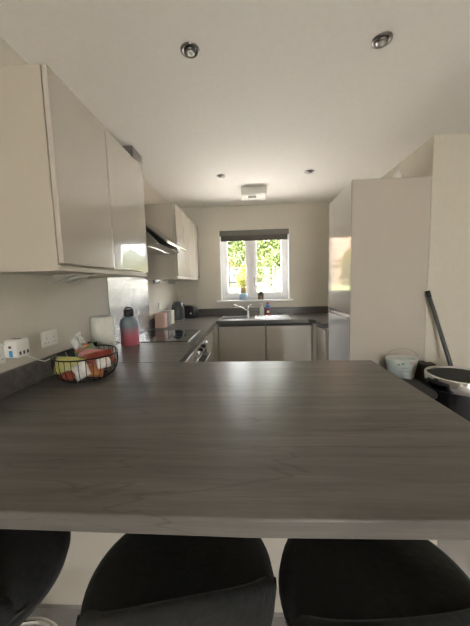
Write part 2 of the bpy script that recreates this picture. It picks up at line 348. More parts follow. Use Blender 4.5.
# right leg base, door facing left
o = tag(empty('base_cabinet', (.77,2.886,0)), 'narrow base cabinet with gloss door beside the fridge housing', 'cabinet', 'base cabinets under the worktop')
slab('body', (.022,.002,.10),(.60,1.0,.868), M['carcass'], o, .001); slab('door', (0,.003,.105),(.02,.38,.835), M['gloss'], o, .003); slab('handle_rail', (.014,.002,.838),(.022,.38,.868), M['steel'], o, 0); slab('plinth', (.06,.002,0),(.5,1.0,.099), M['soil'], o, 0)
o = slab('corner_post', (.732,3.270,0),(.790,3.331,.868), M['carcass'], None, .002); tag(o, 'narrow cashmere corner post right of the sink cabinets', 'filler panel')

# ------------------------------------------------------------ tall fridge housing
o = tag(empty('tall_fridge_housing', (XT,YR,0)), 'tall cashmere gloss housing with integrated fridge freezer doors beside the wall', 'tall cabinet')
slab('side_panel', (0,0,.0),(XR-XT-.002,.018,ZT), M['gloss'], o, .002)
slab('body', (.022,.019,.10),(XR-XT-.002,.604,ZT-.001), M['carcass'], o, .001)
slab('side_panel', (0,.606,0),(XR-XT-.002,.624,ZT), M['gloss'], o, .002)
slab('fridge_door', (0,.021,1.078),(.020,.603,ZT-.004), M['gloss2'], o, .004)
slab('freezer_door', (0,.021,.105),(.020,.603,1.030), M['silver'], o, .004)
b = new(); box(b,(.008,.021,1.033),(.022,.603,1.075)); box(b,(.001,.021,1.050),(.012,.603,1.056)); link('handle_rail', b, M['steel'], o)
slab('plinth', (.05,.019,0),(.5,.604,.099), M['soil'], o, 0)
# something white on top
o = tag(empty('white_carton', (1.20,2.42,ZT)), 'small white folded carton on top of the tall fridge housing', 'carton')
b = new(); prism(b, [(-.03,0),(.03,0),(.034,.07),(.018,.095),(-.02,.075)], 1, -.02, .02); link('carton_body', b, M['plug'], o, bevel=.003)
b = new(); prism(b, [(-.02,.075),(.018,.095),(.030,.118),(.024,.120)], 1, -.015, .015); link('carton_flap', b, M['plug'], o)

# ------------------------------------------------------------ wall units
XC = -.693; ZC, ZCT = 1.412, 2.127
def wall_unit(y0, y1, doors, label):
    o = tag(empty('wall_cabinet', (XL,y0,ZC)), label, 'cabinet', 'gloss wall cabinets on the left wall')
    D = XC-XL; w_ = y1-y0; Hh = ZCT-ZC
    slab('body', (.001,0,0),(D-.022,w_,Hh), M['carcass'], o, .001)
    slab('handle_rail', (D-.026,.001,.0),(D-.012,w_-.001,.020), M['carcass'], o, .001)
    dw = w_/doors
    for i in range(doors):
        dd = slab('door', (D-.020,i*dw+.0025,.026),(D,(i+1)*dw-.0025,Hh), M['gloss'], o, .003)
    return o
wall_unit(1.020, 1.420, 1, 'gloss cashmere wall cabinet nearest the breakfast bar, its side panel showing')
wall_unit(1.422, 1.905, 1, 'gloss cashmere wall cabinet just before the cooker hood, window mirrored in it')
wall_unit(2.72, 3.88, 4, 'gloss cashmere wall cabinet beyond the cooker hood in the far corner')
# wedge lights under them
def wedge(name_y, x, label):
    o = tag(empty('under_cabinet_light', (x,name_y,ZC)), label, 'light', 'wedge lights under the wall cabinets')
    b = new(); prism(b, [(-.062,0),(.062,0),(.062,-.004),(-.062,-.044)], 1, -.06, .06); link('lamp_body', b, M['steel'], o, bevel=.002)
    b = new(); lathe(b, [(.030,-.003),(.030,0),(.024,.002)], n=24); l = link('lamp_lens', b, M['lens'], o, smooth=True, loc=(0,0,-.0265)); l.rotation_euler = (PI,math.radians(-18),0)
    return o
wedge(1.265, -.812, 'steel wedge light under the nearest wall cabinet')
wedge(2.90, -.935, 'steel wedge light under the far wall cabinet, nearer of two')
wedge(3.45, -.935, 'steel wedge light under the far wall cabinet, further of two')

# ------------------------------------------------------------ cooker hood and splashback
o = tag(empty('cooker_hood', (XL,2.37,0)), 'steel chimney cooker hood with slanted dark glass visor between wall cabinets', 'cooker hood')
b = new(); box(b,(.001,-.207,1.86),(.162,-.020,CE-.001)); link('chimney', b, M['nickel'], o, bevel=.004)
b = new(); prism(b, [(.001,1.70),(.30,1.64),(.36,1.655),(.30,1.72),(.16,1.86),(.001,1.86)], 1, -.30, .30); link('canopy', b, M['steel'], o, bevel=.004)
b = new(); prism(b, [(.158,1.870),(.415,1.664),(.421,1.672),(.164,1.878)], 1, -.308, .308); link('glass_visor', b, M['smoke'], o, bevel=.001)
b = new(); prism(b, [(.412,1.668),(.424,1.668),(.428,1.678),(.416,1.686)], 1, -.309, .309); link('visor_trim', b, M['pale_edge'], o, bevel=.001)
b = new(); box(b,(.10,-.26,1.640),(.27,.26,1.652)); link('grease_filter', b, M['steel'], o)
b = slab('splashback', (XL+.001,1.950,WT+.001),(XL+.008,2.740,1.66), M['splash'], None, .001); tag(b, 'brushed steel splashback behind the hob mirroring the window', 'splashback')
# wall units hide its top; hood body starts above it

# hob
o = tag(empty('induction_hob', (-.745,2.37,WT)), 'black glass hob with touch rings set in the left worktop', 'hob')
b = new(); prism(b, rrect(-.255,-.275,.258,.275,.012), 2, .0005, .006); link('glass_plate', b, M['hob'], o, bevel=.001)
for x,y,r_ in ((-.13,-.14,.09),(.10,-.14,.075),(-.13,.14,.075),(.10,.14,.09)):
    b = new(); tube(b, [(x+r_*math.cos(a*PI/16), y+r_*math.sin(a*PI/16), .0062) for a in range(32)], .0008, 4, True)
    link('cooking_zone', b, M['greycan'], o)
b = new(); box(b,(.2585,-.275,.0005),(.262,.275,.007)); link('metal_trim', b, M['steel'], o)

# ------------------------------------------------------------ sink, tap, things at the window
o = tag(empty('kitchen_sink', (0,0,WT)), 'stainless steel inset sink with ribbed drainer under the window', 'sink')
b = new()
X0,X1,Y0,Y1 = -.41,.575,3.375,3.845; zt = .0045
box(b,(X0,Y0,.0004),(SX0+.006,Y1,zt)); box(b,(SX0+.006,Y0,.0004),(SX1-.006,SYf+.006,zt)); box(b,(SX0+.006,SYb-.006,.0004),(SX1-.006,Y1,zt)); box(b,(SX1-.006,Y0,.0004),(X1,Y1,zt))
link('sink_rim', b, M['steel'], o, bevel=.001)
b = new()
a0,a1,c0,c1 = SX0+.004,SX1-.004,SYf+.004,SYb-.004
box(b,(a0,c0,-.16),(a0+.002,c1,0)); box(b,(a1-.002,c0,-.16),(a1,c1,0)); box(b,(a0,c0,-.16),(a1,c0+.002,0)); box(b,(a0,c1-.002,-.16),(a1,c1,0)); box(b,(a0,c0,-.162),(a1,c1,-.16)); link('bowl', b, M['steel'], o)
b = new()
for i in range(8): box(b,(.06,3.45+i*.042,zt),(.50,3.456+i*.042,zt+.003))
link('drainer_ribs', b, M['steel'], o, bevel=.001)
b = new(); lathe(b, [(.022,0),(.022,.004),(.014,.004)], n=20); link('plug_hole', b, M['dark'], o, loc=(.025,3.60,zt))
o = tag(empty('mixer_tap', (-.025,3.785,WT+.0045)), 'chrome mixer tap with lever and long spout over the sink bowl', 'tap')
b = new(); lathe(b, [(.026,0),(.026,.006),(.019,.010),(.018,.085),(.020,.09),(.018,.118),(.010,.124)], n=24); link('tap_body', b, M['chrome'], o, smooth=True)
b = new(); tube(b, [(0,0,.06),(-.04,-.02,.085),(-.10,-.055,.118),(-.165,-.09,.146),(-.19,-.105,.148),(-.197,-.11,.128)], [.013,.012,.011,.011,.011,.010], 12); link('spout', b, M['chrome'], o, smooth=True)
b = new(); tube(b, [(0,0,.118),(.012,.004,.135),(.05,.02,.150)], [.008,.007,.005], 10); link('lever', b, M['chrome'], o, smooth=True)
def pump():
    o = tag(empty('soap_dispenser', (.160,3.790,WT+.0045)), 'clear soap bottle with white pump standing behind the sink', 'soap bottle')
    b = new(); lathe(b, [(.026,0),(.031,.004),(.032,.08),(.028,.098),(.012,.11),(.012,.118)], n=24); link('bottle_body', b, M['soap'], o, smooth=True)
    b = new(); lathe(b, [(.013,.118),(.013,.132),(.005,.134),(.005,.150),(.010,.151),(.010,.160)], n=16); tube(b, [(0,0,.155),(-.03,-.005,.154),(-.036,-.006,.147)], .004, 8); link('pump_head', b, M['plug'], o, smooth=True)
pump()
o = tag(empty('washing_up_bottle', (.243,3.795,WT+.0045)), 'red and blue bottle standing right of the soap dispenser', 'bottle')
b = new(); lathe(b, [(.026,0),(.030,.005),(.029,.055),(.026,.07),(.030,.09)], n=24, sy=.7); link('bottle_body', b, M['redbottle'], o, smooth=True)
b = new(); lathe(b, [(.030,.09),(.031,.115),(.027,.14),(.014,.15)], n=24, sy=.7); link('bottle_shoulder', b, M['bluecap'], o, smooth=True)
b = new(); lathe(b, [(.018,.15),(.018,.172),(.010,.178)], n=16); link('cap', b, M['redp'], o, smooth=True)
b = new(); box(b,(-.016,-.0225,.03),(.016,-.0205,.062)); link('bottle_label', b, M['plug'], o)
o = tag(empty('blue_jar', (-.090,YB+.016,WZ0)), 'pale blue ribbed jar with gold top on the window sill', 'jar')
b = new(); lathe(b, [(.050,0),(.058,.008),(.060,.085),(.050,.098)], n=28, sy=.85); link('jar_body', b, M['potblue'], o, smooth=True)
b = new(); lathe(b, [(.040,.098),(.042,.13),(.030,.152),(.034,.165)], n=9, sy=.85); link('jar_top', b, M['gold'], o)
for dx in (-.018,.018):
    b = new(); lathe(b, [(.010,.160),(.013,.175),(.008,.192)], n=10); link('jar_finial', b, M['gold'], o, smooth=True, loc=(dx,0,0))
o = tag(empty('house_lantern', (.153,YB+.020,WZ0)), 'small brown house-shaped ornament on the sill right of the blue jar', 'ornament')
b = new(); box(b,(-.038,-.03,0),(.038,.03,.075)); link('house_body', b, M['brown'], o, bevel=.003)
b = new(); prism(b, [(-.046,.072),(.046,.072),(.012,.112),(-.012,.112)], 1, -.036, .036); link('house_roof', b, M['shadow_gap'], o, bevel=.002)
b = new(); box(b,(-.014,-.033,.005),(.014,-.0295,.045)); link('house_door', b, M['gold'], o)

# ------------------------------------------------------------ left worktop items
o = tag(empty('paper_towel_roll', (-.880,1.600,WT)), 'white kitchen paper roll standing upright behind the wire basket', 'kitchen roll')
b = new(); lathe(b, [(.058,.002),(.064,.004),(.064,.262),(.060,.265),(.022,.265),(.020,.255)], n=40); link('paper', b, M['paper'], o, smooth=False)
b = new(); lathe(b, [(.020,.2),(.020,.250),(.016,.250),(.016,.2)], n=20, cap=False); link('core', b, M['brown'], o)
for p in bpy.data.objects['paper'].data.polygons: p.use_smooth = abs(p.normal.z) < .5
o = tag(empty('water_bottle', (-.905,2.02,WT)), 'large pink and grey ombre water jug with black lid by the splashback', 'bottle')
b = new(); prof = [(.058,.0),(.066,.006),(.067,.17),(.060,.195),(.040,.213),(.030,.217)]; lathe(b, prof, n=36); link('bottle_body', b, M['bottle'], o, smooth=True)
b = new(); lathe(b, [(.034,.217),(.036,.222),(.036,.255),(.030,.266),(.018,.270)], n=28); link('lid', b, M['dark'], o, smooth=True)
b = new(); tube(b, [(-.03,0,.235),(-.034,0,.262),(-.015,0,.281),(.015,0,.281),(.034,0,.262),(.03,0,.235)], .006, 8); link('carry_loop', b, M['dark'], o, smooth=True)
def canister(y, m, label):
    o = tag(empty('storage_canister', (-.940,y,WT)), label, 'canister', 'storage canisters in a row by the wall')
    b = new(); prism(b, rrect(-.055,-.055,.055,.055,.018), 2, 0, .135); link('canister_body', b, m, o, bevel=.003)
    b = new(); prism(b, rrect(-.057,-.057,.057,.057,.018), 2, .135, .153); link('lid', b, m, o, bevel=.004)
canister(2.87, M['pinkcan'], 'blush pink storage canister, nearest of the row by the wall')
canister(3.01, M['greycan'], 'grey storage canister, middle of the row by the wall')
canister(3.15, M['creamcan'], 'cream storage canister, furthest of the row by the wall')
o = tag(empty('electric_kettle', (-.895,3.40,WT)), 'slate grey domed kettle with chrome base ring by the canisters', 'kettle')
b = new(); lathe(b, [(.076,.016),(.080,.03),(.080,.14),(.074,.19),(.058,.222),(.034,.236),(.012,.240)], n=36); link('kettle_body', b, M['kettle'], o, smooth=True)
b = new(); lathe(b, [(.074,0),(.084,.004),(.084,.014),(.076,.016)], n=36); link('base_ring', b, M['chrome'], o, smooth=True)
b = new(); tube(b, [(-.04,.06,.20),(-.05,.11,.20),(-.055,.125,.16),(-.05,.118,.08),(-.03,.07,.05)], .010, 10); link('handle', b, M['dark'], o, smooth=True)
b = new(); prism(b, [(.060,.16),(.095,.205),(.060,.205)], 1, -.018, .018); link('kettle_spout', b, M['kettle'], o, bevel=.003)
o = tag(empty('toaster', (-.845,3.72,WT)), 'glossy black rounded toaster in the far corner', 'toaster')
b = new(); prism(b, [(x,z) for x,z in ((-.13,.0),(.13,.0),(.135,.05),(.128,.11),(.105,.15),(.06,.165),(-.06,.165),(-.105,.15),(-.128,.11),(-.135,.05))], 1, -.085, .085); link('toaster_body', b, M['dark'], o, bevel=.02, seg=4)
for yy in (-.035,.035):
    b = new(); box(b,(-.09,yy-.014,.163),(.09,yy+.014,.1665)); link('slot', b, M['steel'], o)
b = new(); box(b,(.134,-.02,.09),(.155,.02,.105)); link('lever', b, M['chrome'], o, bevel=.003)
b = new(); lathe(b, [(.016,0),(.016,.01),(.012,.014)], n=20); kk = link('knob', b, M['chrome'], o, smooth=True, loc=(.06,-.085,.06)); kk.rotation_euler = (PI/2,0,0)

# basket
BX, BYc = -.800, 1.285
o = tag(empty('wire_basket', (BX,BYc,WT)), 'black wire basket of snack packets on the left worktop', 'basket')
def ring(r, z, n=48, bumps=False):
    return [(r*math.cos(2*PI*i/n), r*math.sin(2*PI*i/n), z(2*PI*i/n) if callable(z) else z) for i in range(n)]
zr = lambda a: .118 + .010*max(0, math.sin(a))**2
b = new(); tube(b, ring(.142, zr), .0035, 8, True); link('rim', b, M['wire'], o, smooth=True)
b = new(); tube(b, ring(.092, .005), .003, 8, True)
for k in range(-3,4):
    hx = math.sqrt(max(0,.092**2-(k*.024)**2)); tube(b, [(-hx,k*.024,.005),(hx,k*.024,.005)], .0018, 6)
link('base_ring', b, M['wire'], o, smooth=True)
for i in range(30):
    a = 2*PI*i/30; b = new(); pr = [(.142,zr(a)),(.141,.075),(.133,.040),(.115,.016),(.092,.005)]
    tube(b, [(r_*math.cos(a), r_*math.sin(a), z_) for r_, z_ in pr], .0016, 6); link('wire', b, M['wire'], o, smooth=True)
b = new(); 
for s in (-1,1): tube(b, [(s*.028-.05,.132,.122),(s*.028-.05,.138,.146)], .003, 6)
box(b,(-.08,.132,.130),(-.02,.139,.147)); link('tag_plate', b, M['wire'], o)
def packet(name, loc, size, rot, m, label, ends=True):
    """pillow-shaped snack packet with crimped ends"""
    b = new(); nx, ny = 14, 10; w_, h_, t_ = size; V = {}
    for s in (1,-1):
        for i in range(nx+1):
            for j in range(ny+1):
                u, v = i/nx*2-1, j/ny*2-1
                th = t_/2*max(0,(1-u**4))**.6*max(0,(1-v**2))**.5*(1+.10*math.sin(9*u+4*v)+.06*math.sin(17*v+3*u)) if max(abs(u),abs(v)) < 1 else 0
                if th == 0 and s == -1: V[s,i,j] = V[1,i,j]; continue
                V[s,i,j] = b.verts.new((u*w_/2*(1-.04*abs(v)), v*h_/2, s*th))
        for i in range(nx):
            for j in range(ny):
                f = [V[s,i,j],V[s,i+1,j],V[s,i+1,j+1],V[s,i,j+1]]
                if len(set(f)) == 4:
                    try: b.faces.new(f if s == 1 else f[::-1])
                    except ValueError: pass
    ob = link(name, b, m, None, smooth=True, loc=loc); ob.rotation_euler = rot
    tag(ob, label, 'snack packet', 'snack packets in the wire basket'); return ob
R = math.radians
packet('snack_packet', (BX-.055,BYc-.045,WT+.072), (.13,.085,.045), (R(70),R(8),R(18)), M['yellowp'], 'yellow-green snack packet at the front left of the wire basket')
packet('snack_packet', (BX-.045,BYc-.075,WT+.036), (.09,.045,.030), (R(50),0,R(-20)), M['redp'], 'red snack packet low under the yellow-green one in the basket')
packet('snack_packet', (BX+.015,BYc-.072,WT+.055), (.075,.075,.028), (R(72),R(-28),R(10)), M['whitep'], 'white wrapper at the front middle of the wire basket')
packet('snack_packet', (BX+.055,BYc-.045,WT+.048), (.095,.060,.035), (R(62),R(15),R(38)), M['orangep'], 'orange-red snack packet beside the white wrapper in the basket')
packet('snack_packet', (BX+.062,BYc+.010,WT+.092), (.13,.080,.040), (R(52),R(-8),R(32)), M['redp'], 'large red snack packet at the right of the wire basket')
packet('snack_packet', (BX+.092,BYc-.010,WT+.075), (.070,.050,.025), (R(70),0,R(55)), M['whitep'], 'white wrapper tucked at the right rim of the basket')
packet('snack_packet', (BX+.0,BYc+.04,WT+.105), (.11,.070,.035), (R(25),R(6),R(15)), M['pinkp'], 'pink snack packet lying on top in the basket middle')
packet('snack_packet', (BX-.045,BYc+.065,WT+.115), (.10,.06,.035), (R(40),R(-25),R(25)), M['greencan'] if 'greencan' in M else M['green'], 'green snack packet behind the yellow one in the basket')
packet('snack_packet', (BX-.030,BYc+.02,WT+.145), (.065,.028,.020), (R(60),R(-35),R(20)), M['orangep'], 'orange and green wrapped sweet inside the clear wrapper on top')
# crumpled clear wrapper sticking up
b = new(); bmesh.ops.create_icosphere(b, subdivisions=3, radius=1)
for v in b.verts:
    k = 1+.28*math.sin(7*v.co.x+3*v.co.z)*math.cos(6*v.co.y+2); v.co = Vector((v.co.x*.036*k, v.co.y*.026*k, v.co.z*.040*k)); 
    if v.co.z > .02: v.co.x *= .6; v.co.z *= 1.25
tag(link('clear_wrapper', b, M['cellophane'], None, loc=(BX-.045,BYc+.025,WT+.165)), 'crumpled clear wrapper sticking up out of the basket', 'wrapper')

# sockets
def socket(y, z, label):
    o = tag(empty('wall_socket', (XL,y,z)), label, 'socket', 'white sockets on the left wall')
    b = new(); prism(b, rrect(-.053,-.038,.053,.038,.005), 0, .0005, .010); link('faceplate', b, M['plug'], o, bevel=.002)
    for s in (-1,1):
        b = new(); box(b,(.010,s*.028-.006,.012),(.0135,s*.028+.006,.030)); link('switch', b, M['plug'], o, bevel=.001)
        b = new(); box(b,(.0099,s*.026-.002,-.002),(.0107,s*.026+.002,.008)); box(b,(.0099,s*.026-.014,-.022),(.0107,s*.026-.007,-.018)); box(b,(.0099,s*.026+.007,-.022),(.0107,s*.026+.014,-.018)); link('pin_hole', b, M['greycan'], o)
socket(1.335, 1.098, 'white double socket on the left wall above the wire basket')
socket(1.02, 1.085, 'white double socket behind the cube adapter, at the photo edge')
socket(3.09, 1.125, 'small white double socket above the storage canisters')
o = tag(empty('plug_adapter', (XL+.011,1.100,1.103)), 'white cube multi-plug adapter with dark ports on the left wall', 'plug adapter')
o.scale = (.72,.72,.80)
b = new(); prism(b, rrect(-.048,-.048,.048,.048,.014), 0, 0, .075); link('adapter_body', b, M['plug'], o, bevel=.006, seg=3)
for k in range(3):
    b = new(); box(b,(.0745,-.030+k*.027,-.034),(.0765,-.018+k*.027,-.016)); link('usb_port', b, M['black_hole'], o)
    b = new(); box(b,(.018+k*.02,-.006-.012,.0475),(.028+k*.02,.008,.0492)); link('usb_port', b, M['black_hole'], o)
b = new(); box(b,(.030,-.0495,-.040),(.050,-.0475,-.008)); link('blue_tab', b, M['blue'], o)
b = new(); box(b,(.030,-.0495,.004),(.045,-.0475,.016)); link('socket_slot', b, M['black_hole'], o)
b = new(); tube(b, [(-1.0,1.121,1.075),(-.985,1.17,1.045),(-.985,1.215,1.018),(-.982,1.25,1.002),(-.980,1.275,1.005),(-.965,1.33,1.022),(-.962,1.37,1.018),(-.965,1.40,.96),(-.955,1.42,.914)], .0028, 8)
tag(link('charging_cable', b, M['plug'], None, smooth=True), 'thin white cable hanging from the cube adapter to the worktop', 'cable')
b = new(); tube(b, [(-1.003,.98,1.12),(-.985,.99,1.135),(-.975,1.01,1.138),(-.965,1.025,1.13)], .004, 8)
tag(link('plug_lead', b, M['plug'], None, smooth=True), 'short white lead looping over the left end of the adapter', 'cable')

# ------------------------------------------------------------ ceiling fittings
def downlight(x, y, label):
    o = tag(empty('downlight', (x,y,CE)), label, 'ceiling light', 'recessed downlights in the ceiling')
    b = new(); lathe(b, [(.043,-.0005),(.043,-.004),(.036,-.008),(.030,-.006),(.026,-.001)], n=36, cap=False); link('bezel', b, M['nickel'], o, smooth=True)
    b = new(); lathe(b, [(.026,-.001),(.024,-.012),(.015,-.013)], n=28); link('lamp_ring', b, M['nickel'], o, smooth=True)
    b = new(); lathe(b, [(.016,-.010),(.016,-.016),(.008,-.019)], n=20); link('lamp_lens', b, M['lens'], o, smooth=True)
downlight(-.246, 1.362, 'round nickel downlight in the ceiling, large and on the left')
downlight(.607, 1.383, 'round nickel downlight in the ceiling, large and on the right')
downlight(-.257, 2.842, 'distant nickel downlight left of the ceiling extractor')
downlight(.592, 2.835, 'distant nickel downlight right of the ceiling extractor')
o = tag(empty('ceiling_extractor', (.066,3.18,CE)), 'white box extractor vent on the ceiling before the window', 'extractor fan')
b = new(); box(b,(-.138,0,-.080),(.138,.225,-.0005)); link('vent_body', b, M['plug'], o, bevel=.006)
b = new()
for k in range(5): box(b,(-.06,.055+k*.018,-.083),(.03,.062+k*.018,-.080))
link('grille', b, M['greycan'], o)
b = new(); box(b,(-.13,.012,-.0815),(.13,.018,-.0800)); link('seam', b, M['greycan'], o)

# ------------------------------------------------------------ right side: bins, tub, broom
o = tag(empty('round_bin', (1.358,1.842,0)), 'large round black bin with steel rim against the right wall', 'bin')
b = new(); lathe(b, [(.165,0),(.172,.01),(.183,.63),(.184,.640)], n=48); link('bin_body', b, M['binbody'], o, smooth=True)
b = new(); lathe(b, [(.184,.640),(.192,.643),(.194,.715),(.190,.722),(.180,.722),(.178,.700)], n=48, cap=False); link('steel_rim', b, M['chrome'], o, smooth=True)
b = new(); lathe(b, [(.176,.690),(.179,.706),(.165,.713),(.10,.717),(.02,.718)], n=48); link('bin_lid', b, M['binlid'], o, smooth=True)
o = tag(empty('grey_lid_bin', (.985,1.80,0)), 'dark bin with a flat grey rounded lid between bar end and tub', 'bin')
b = new(); prism(b, rrect(-.135,-.16,.135,.16,.10,8), 2, 0, .63); link('bin_body', b, M['binbody'], o, bevel=.004)
b = new(); prism(b, rrect(-.145,-.17,.150,.17,.11,8), 2, .63, .655); link('bin_lid', b, M['binlid'], o, bevel=.008, seg=3)
o = tag(empty('storage_box', (1.06,2.13,0)), 'black box under the mint tub beside the tall housing', 'box')
slab('box_body', (-.20,-.10,0),(.175,.105,.57), M['binbody'], o, .006); slab('lid', (-.205,-.105,.572),(.18,.11,.60), M['binlid'], o, .006)
o = tag(empty('brown_carton', (1.318,2.15,0)), 'dark brown upright carton between mint tub and round bin', 'carton')
slab('carton_body', (-.055,-.06,0),(.05,.09,.70), M['brownbag'], o, .004); slab('carton_flap', (-.055,-.06,.70),(.05,.0,.715), M['brownbag'], o, .002)
# mint tub with handle
o = tag(empty('metal_tub', (1.14,2.13,.60)), 'pale mint oval tub with wire handle and floral print', 'tub')
b = new(); 
prof = [(.085,.0),(.090,.004),(.117,.150),(.120,.152),(.116,.149),(.088,.008)]
lathe(b, prof, n=40, sy=.62, cap=False); lathe(b, [(.088,.004),(.088,.008)], n=40, sy=.62); link('tub_body', b, M['mint'], o, smooth=True)
b = new(); tube(b, [(.119*math.cos(a*PI/20), .074*math.sin(a*PI/20), .152) for a in range(40)], .003, 6, True); link('tub_rim', b, M['plug'], o, smooth=True)
b = new(); tube(b, [(.122*math.cos(PI*i/16), .0, .145+.082*math.sin(PI*i/16)) for i in range(17)], .0022, 6); link('wire_handle', b, M['nickel'], o, smooth=True)
random.seed(3)
def on_tub(a, z, s, m, name):
    r_ = .088+(z-.004)*.027/.146+.002
    b = new(); bmesh.ops.create_icosphere(b, subdivisions=2, radius=1)
    for v in b.verts: v.co = Vector((v.co.x*s, v.co.y*.0018, v.co.z*s*.8))
    p_ = link(name, b, m, o, smooth=True, loc=(r_*math.cos(a), r_*.62*math.sin(a)-.0004, z)); p_.rotation_euler = (R(-11),0,a+PI/2)
for a,z,s,k in ((-1.05,.125,.013,'flower'),(-1.25,.132,.011,'flower'),(-.92,.132,.009,'flower'),(-.75,.050,.010,'flower'),(-1.8,.128,.012,'green'),(-2.05,.120,.010,'green'),(-.8,.118,.010,'green')):
    on_tub(a, z, s, M[k], 'printed_flower' if k == 'flower' else 'printed_leaf')
b = new()   # small dark lettering-like marks in two rows, as blurred in the photograph
for row, zz, n_ in ((0,.092,4),(1,.068,6)):
    for i in range(n_):
        a = -PI/2-.06+(i-(n_-1)/2)*.13; r_ = .088+(zz-.004)*.185+.0016
        x_, y_ = r_*math.cos(a), r_*.62*math.sin(a)
        box(b,(x_-.0035,y_-.0008,zz-.006),(x_-.0018,y_+.0006,zz+.006)); box(b,(x_-.0018,y_-.0008,zz-.001+.004*((i+row)%2)),(x_+.003,y_+.0006,zz+.001+.004*((i+row)%2)))
link('lettering', b, M['ink'], o)
# tub contents: two things standing in it
b = new(); lathe(b, [(.030,0),(.034,.01),(.034,.11),(.028,.13)], n=20); tag(link('folded_cloth', b, M['whitep'], None, smooth=True, loc=(1.10,2.13,.609)), 'pale rolled cloth standing inside the mint tub', 'cloth')
# mop/broom leaning on the wall
o = tag(empty('broom', (0,0,0)), 'grey-handled broom leaning against the wall behind the round bin', 'broom')
b = new(); P0, P1 = Vector((1.602,2.10,.10)), Vector((1.372,2.235,1.253))
P0 = Vector((1.372,2.235,1.253)) + (Vector((1.50,2.14,.713))-Vector((1.372,2.235,1.253)))*2.02
tube(b, [P0, P0.lerp(P1,.5), P1], .0145, 14); link('handle', b, M['broom'], o, smooth=True)
b = new(); tube(b, [P1+(P0-P1).normalized()*.05, P1], .016, 14); link('grip', b, M['dark'], o, smooth=True)
b = new(); box(b,(P0.x-.09,P0.y-.03,.045),(P0.x+.09,P0.y+.03,P0.z+.03)); link('broom_head', b, M['dark'], o, bevel=.01)
b = new()
for i in range(18):
    for j in range(3): tube(b, [(P0.x-.085+i*.01,P0.y-.02+j*.02,.05),(P0.x-.09+i*.0106,P0.y-.024+j*.024,.0)], .003, 5)
link('bristles', b, M['kettle'], o)

# ------------------------------------------------------------ bar stools
def make_stool():
    o = empty('bar_stool')
    # seat: padded round cushion
    b = new(); lathe(b, [(.12,.575),(.185,.580),(.212,.600),(.222,.630),(.217,.656),(.195,.672),(.14,.680),(.07,.678),(.01,.676)], n=56, sy=.97)
    link('seat', b, M['stool'], o, smooth=True)
    # low wraparound backrest, a curved padded shell on the -Y side
    b = new(); NA, A = 40, R(80); rows = []
    for i in range(NA+1):
        t = i/NA*2-1; a = -PI/2 + t*A
        fall = math.cos(t*PI/2)**1.0 if abs(t) < 1 else 0
        top = .650+.150*fall; bot = .625
        ro_b, ro_t = .224, .208+.012*(1-fall); th = .040
        sec = [(ro_b-th,bot),(ro_b-.006,bot-.004),(ro_b,bot+.02),((ro_b+ro_t)/2+.004,(bot+top)/2),(ro_t,top-.015),(ro_t-.008,top-.003),(ro_t-th/2,top+.003),(ro_t-th+.007,top-.003),(ro_t-th,top-.015),((ro_b+ro_t)/2-th-.002,(bot+top)/2)]
        rows.append([b.verts.new((r_*math.cos(a), r_*.95*math.sin(a), z_)) for r_, z_ in sec])
    for p_, q_ in zip(rows, rows[1:]):
        for k in range(10): b.faces.new((p_[k], p_[(k+1)%10], q_[(k+1)%10], q_[k]))
    b.faces.new(rows[0][::-1]); b.faces.new(rows[-1])
    link('backrest', b, M['stool'], o, smooth=True)
    b = new(); lathe(b, [(.07,.560),(.07,.575),(.03,.575)], n=24); link('seat_plate', b, M['chrome'], o)
    b = new(); lathe(b, [(.030,.02),(.030,.30),(.024,.305),(.022,.56)], n=24); link('column', b, M['chrome'], o, smooth=True)
    b = new(); lathe(b, [(.205,0),(.205,.006),(.17,.014),(.04,.030),(.032,.05)], n=48); link('base', b, M['chrome'], o, smooth=True)
    b = new(); tube(b, [(.15*math.cos(2*PI*i/32), .04+.13*math.sin(2*PI*i/32), .26) for i in range(32)], .010, 10, True); box(b,(-.014,-.1,.252),(.014,-.02,.268)); link('footrest', b, M['chrome'], o, smooth=True)
    return o
st = make_stool()
for i, (x, y, rz, lb) in enumerate(((-.176,.592,R(12),'charcoal fabric bar stool in the middle, tucked under the bar'), (-.722,.600,R(-10),'charcoal fabric bar stool furthest left at the breakfast bar'), (.275,.585,R(8),'charcoal fabric bar stool furthest right at the breakfast bar'))):
    s = st if i == 0 else copy_tree(st)
    s.location = (x,y,0); s.rotation_euler = (0,0,rz); tag(s, lb, 'stool', 'charcoal bar stools at the breakfast bar')

# ------------------------------------------------------------ outside
def hsurf(name, x0, x1, y0, y1, nx, ny, f, m, label):
    b = new(); g = [[b.verts.new((x0+(x1-x0)*i/nx, y0+(y1-y0)*j/ny, f(x0+(x1-x0)*i/nx, y0+(y1-y0)*j/ny))) for j in range(ny+1)] for i in range(nx+1)]
    for i in range(nx):
        for j in range(ny): b.faces.new((g[i][j], g[i+1][j], g[i+1][j+1], g[i][j+1]))
    return struct(link(name, b, m, None, smooth=True), label)
def gz(x, y):
    t = min(1, max(0, (y-5.2)/3.6)); return -.15+1.30*t*t*(3-2*t)+.02*math.sin(x*1.7+y)
hsurf('bounce_ground', -14, 16, YO+.02, 8.2, 60, 30, gz, M['gravel'], 'pale gravel added outside the kitchen window to bounce daylight in')  # reflector ground, put in to throw daylight up onto the ceiling
hsurf('lawn', -14, 16, 8.2, 34, 60, 90, gz, M['lawn'], 'green garden bank beyond the window')
hsurf('patio', -14, 14, -14, RY-.32, 8, 8, lambda x,y: -.14, M['concrete'], 'paving outside the rear doors')

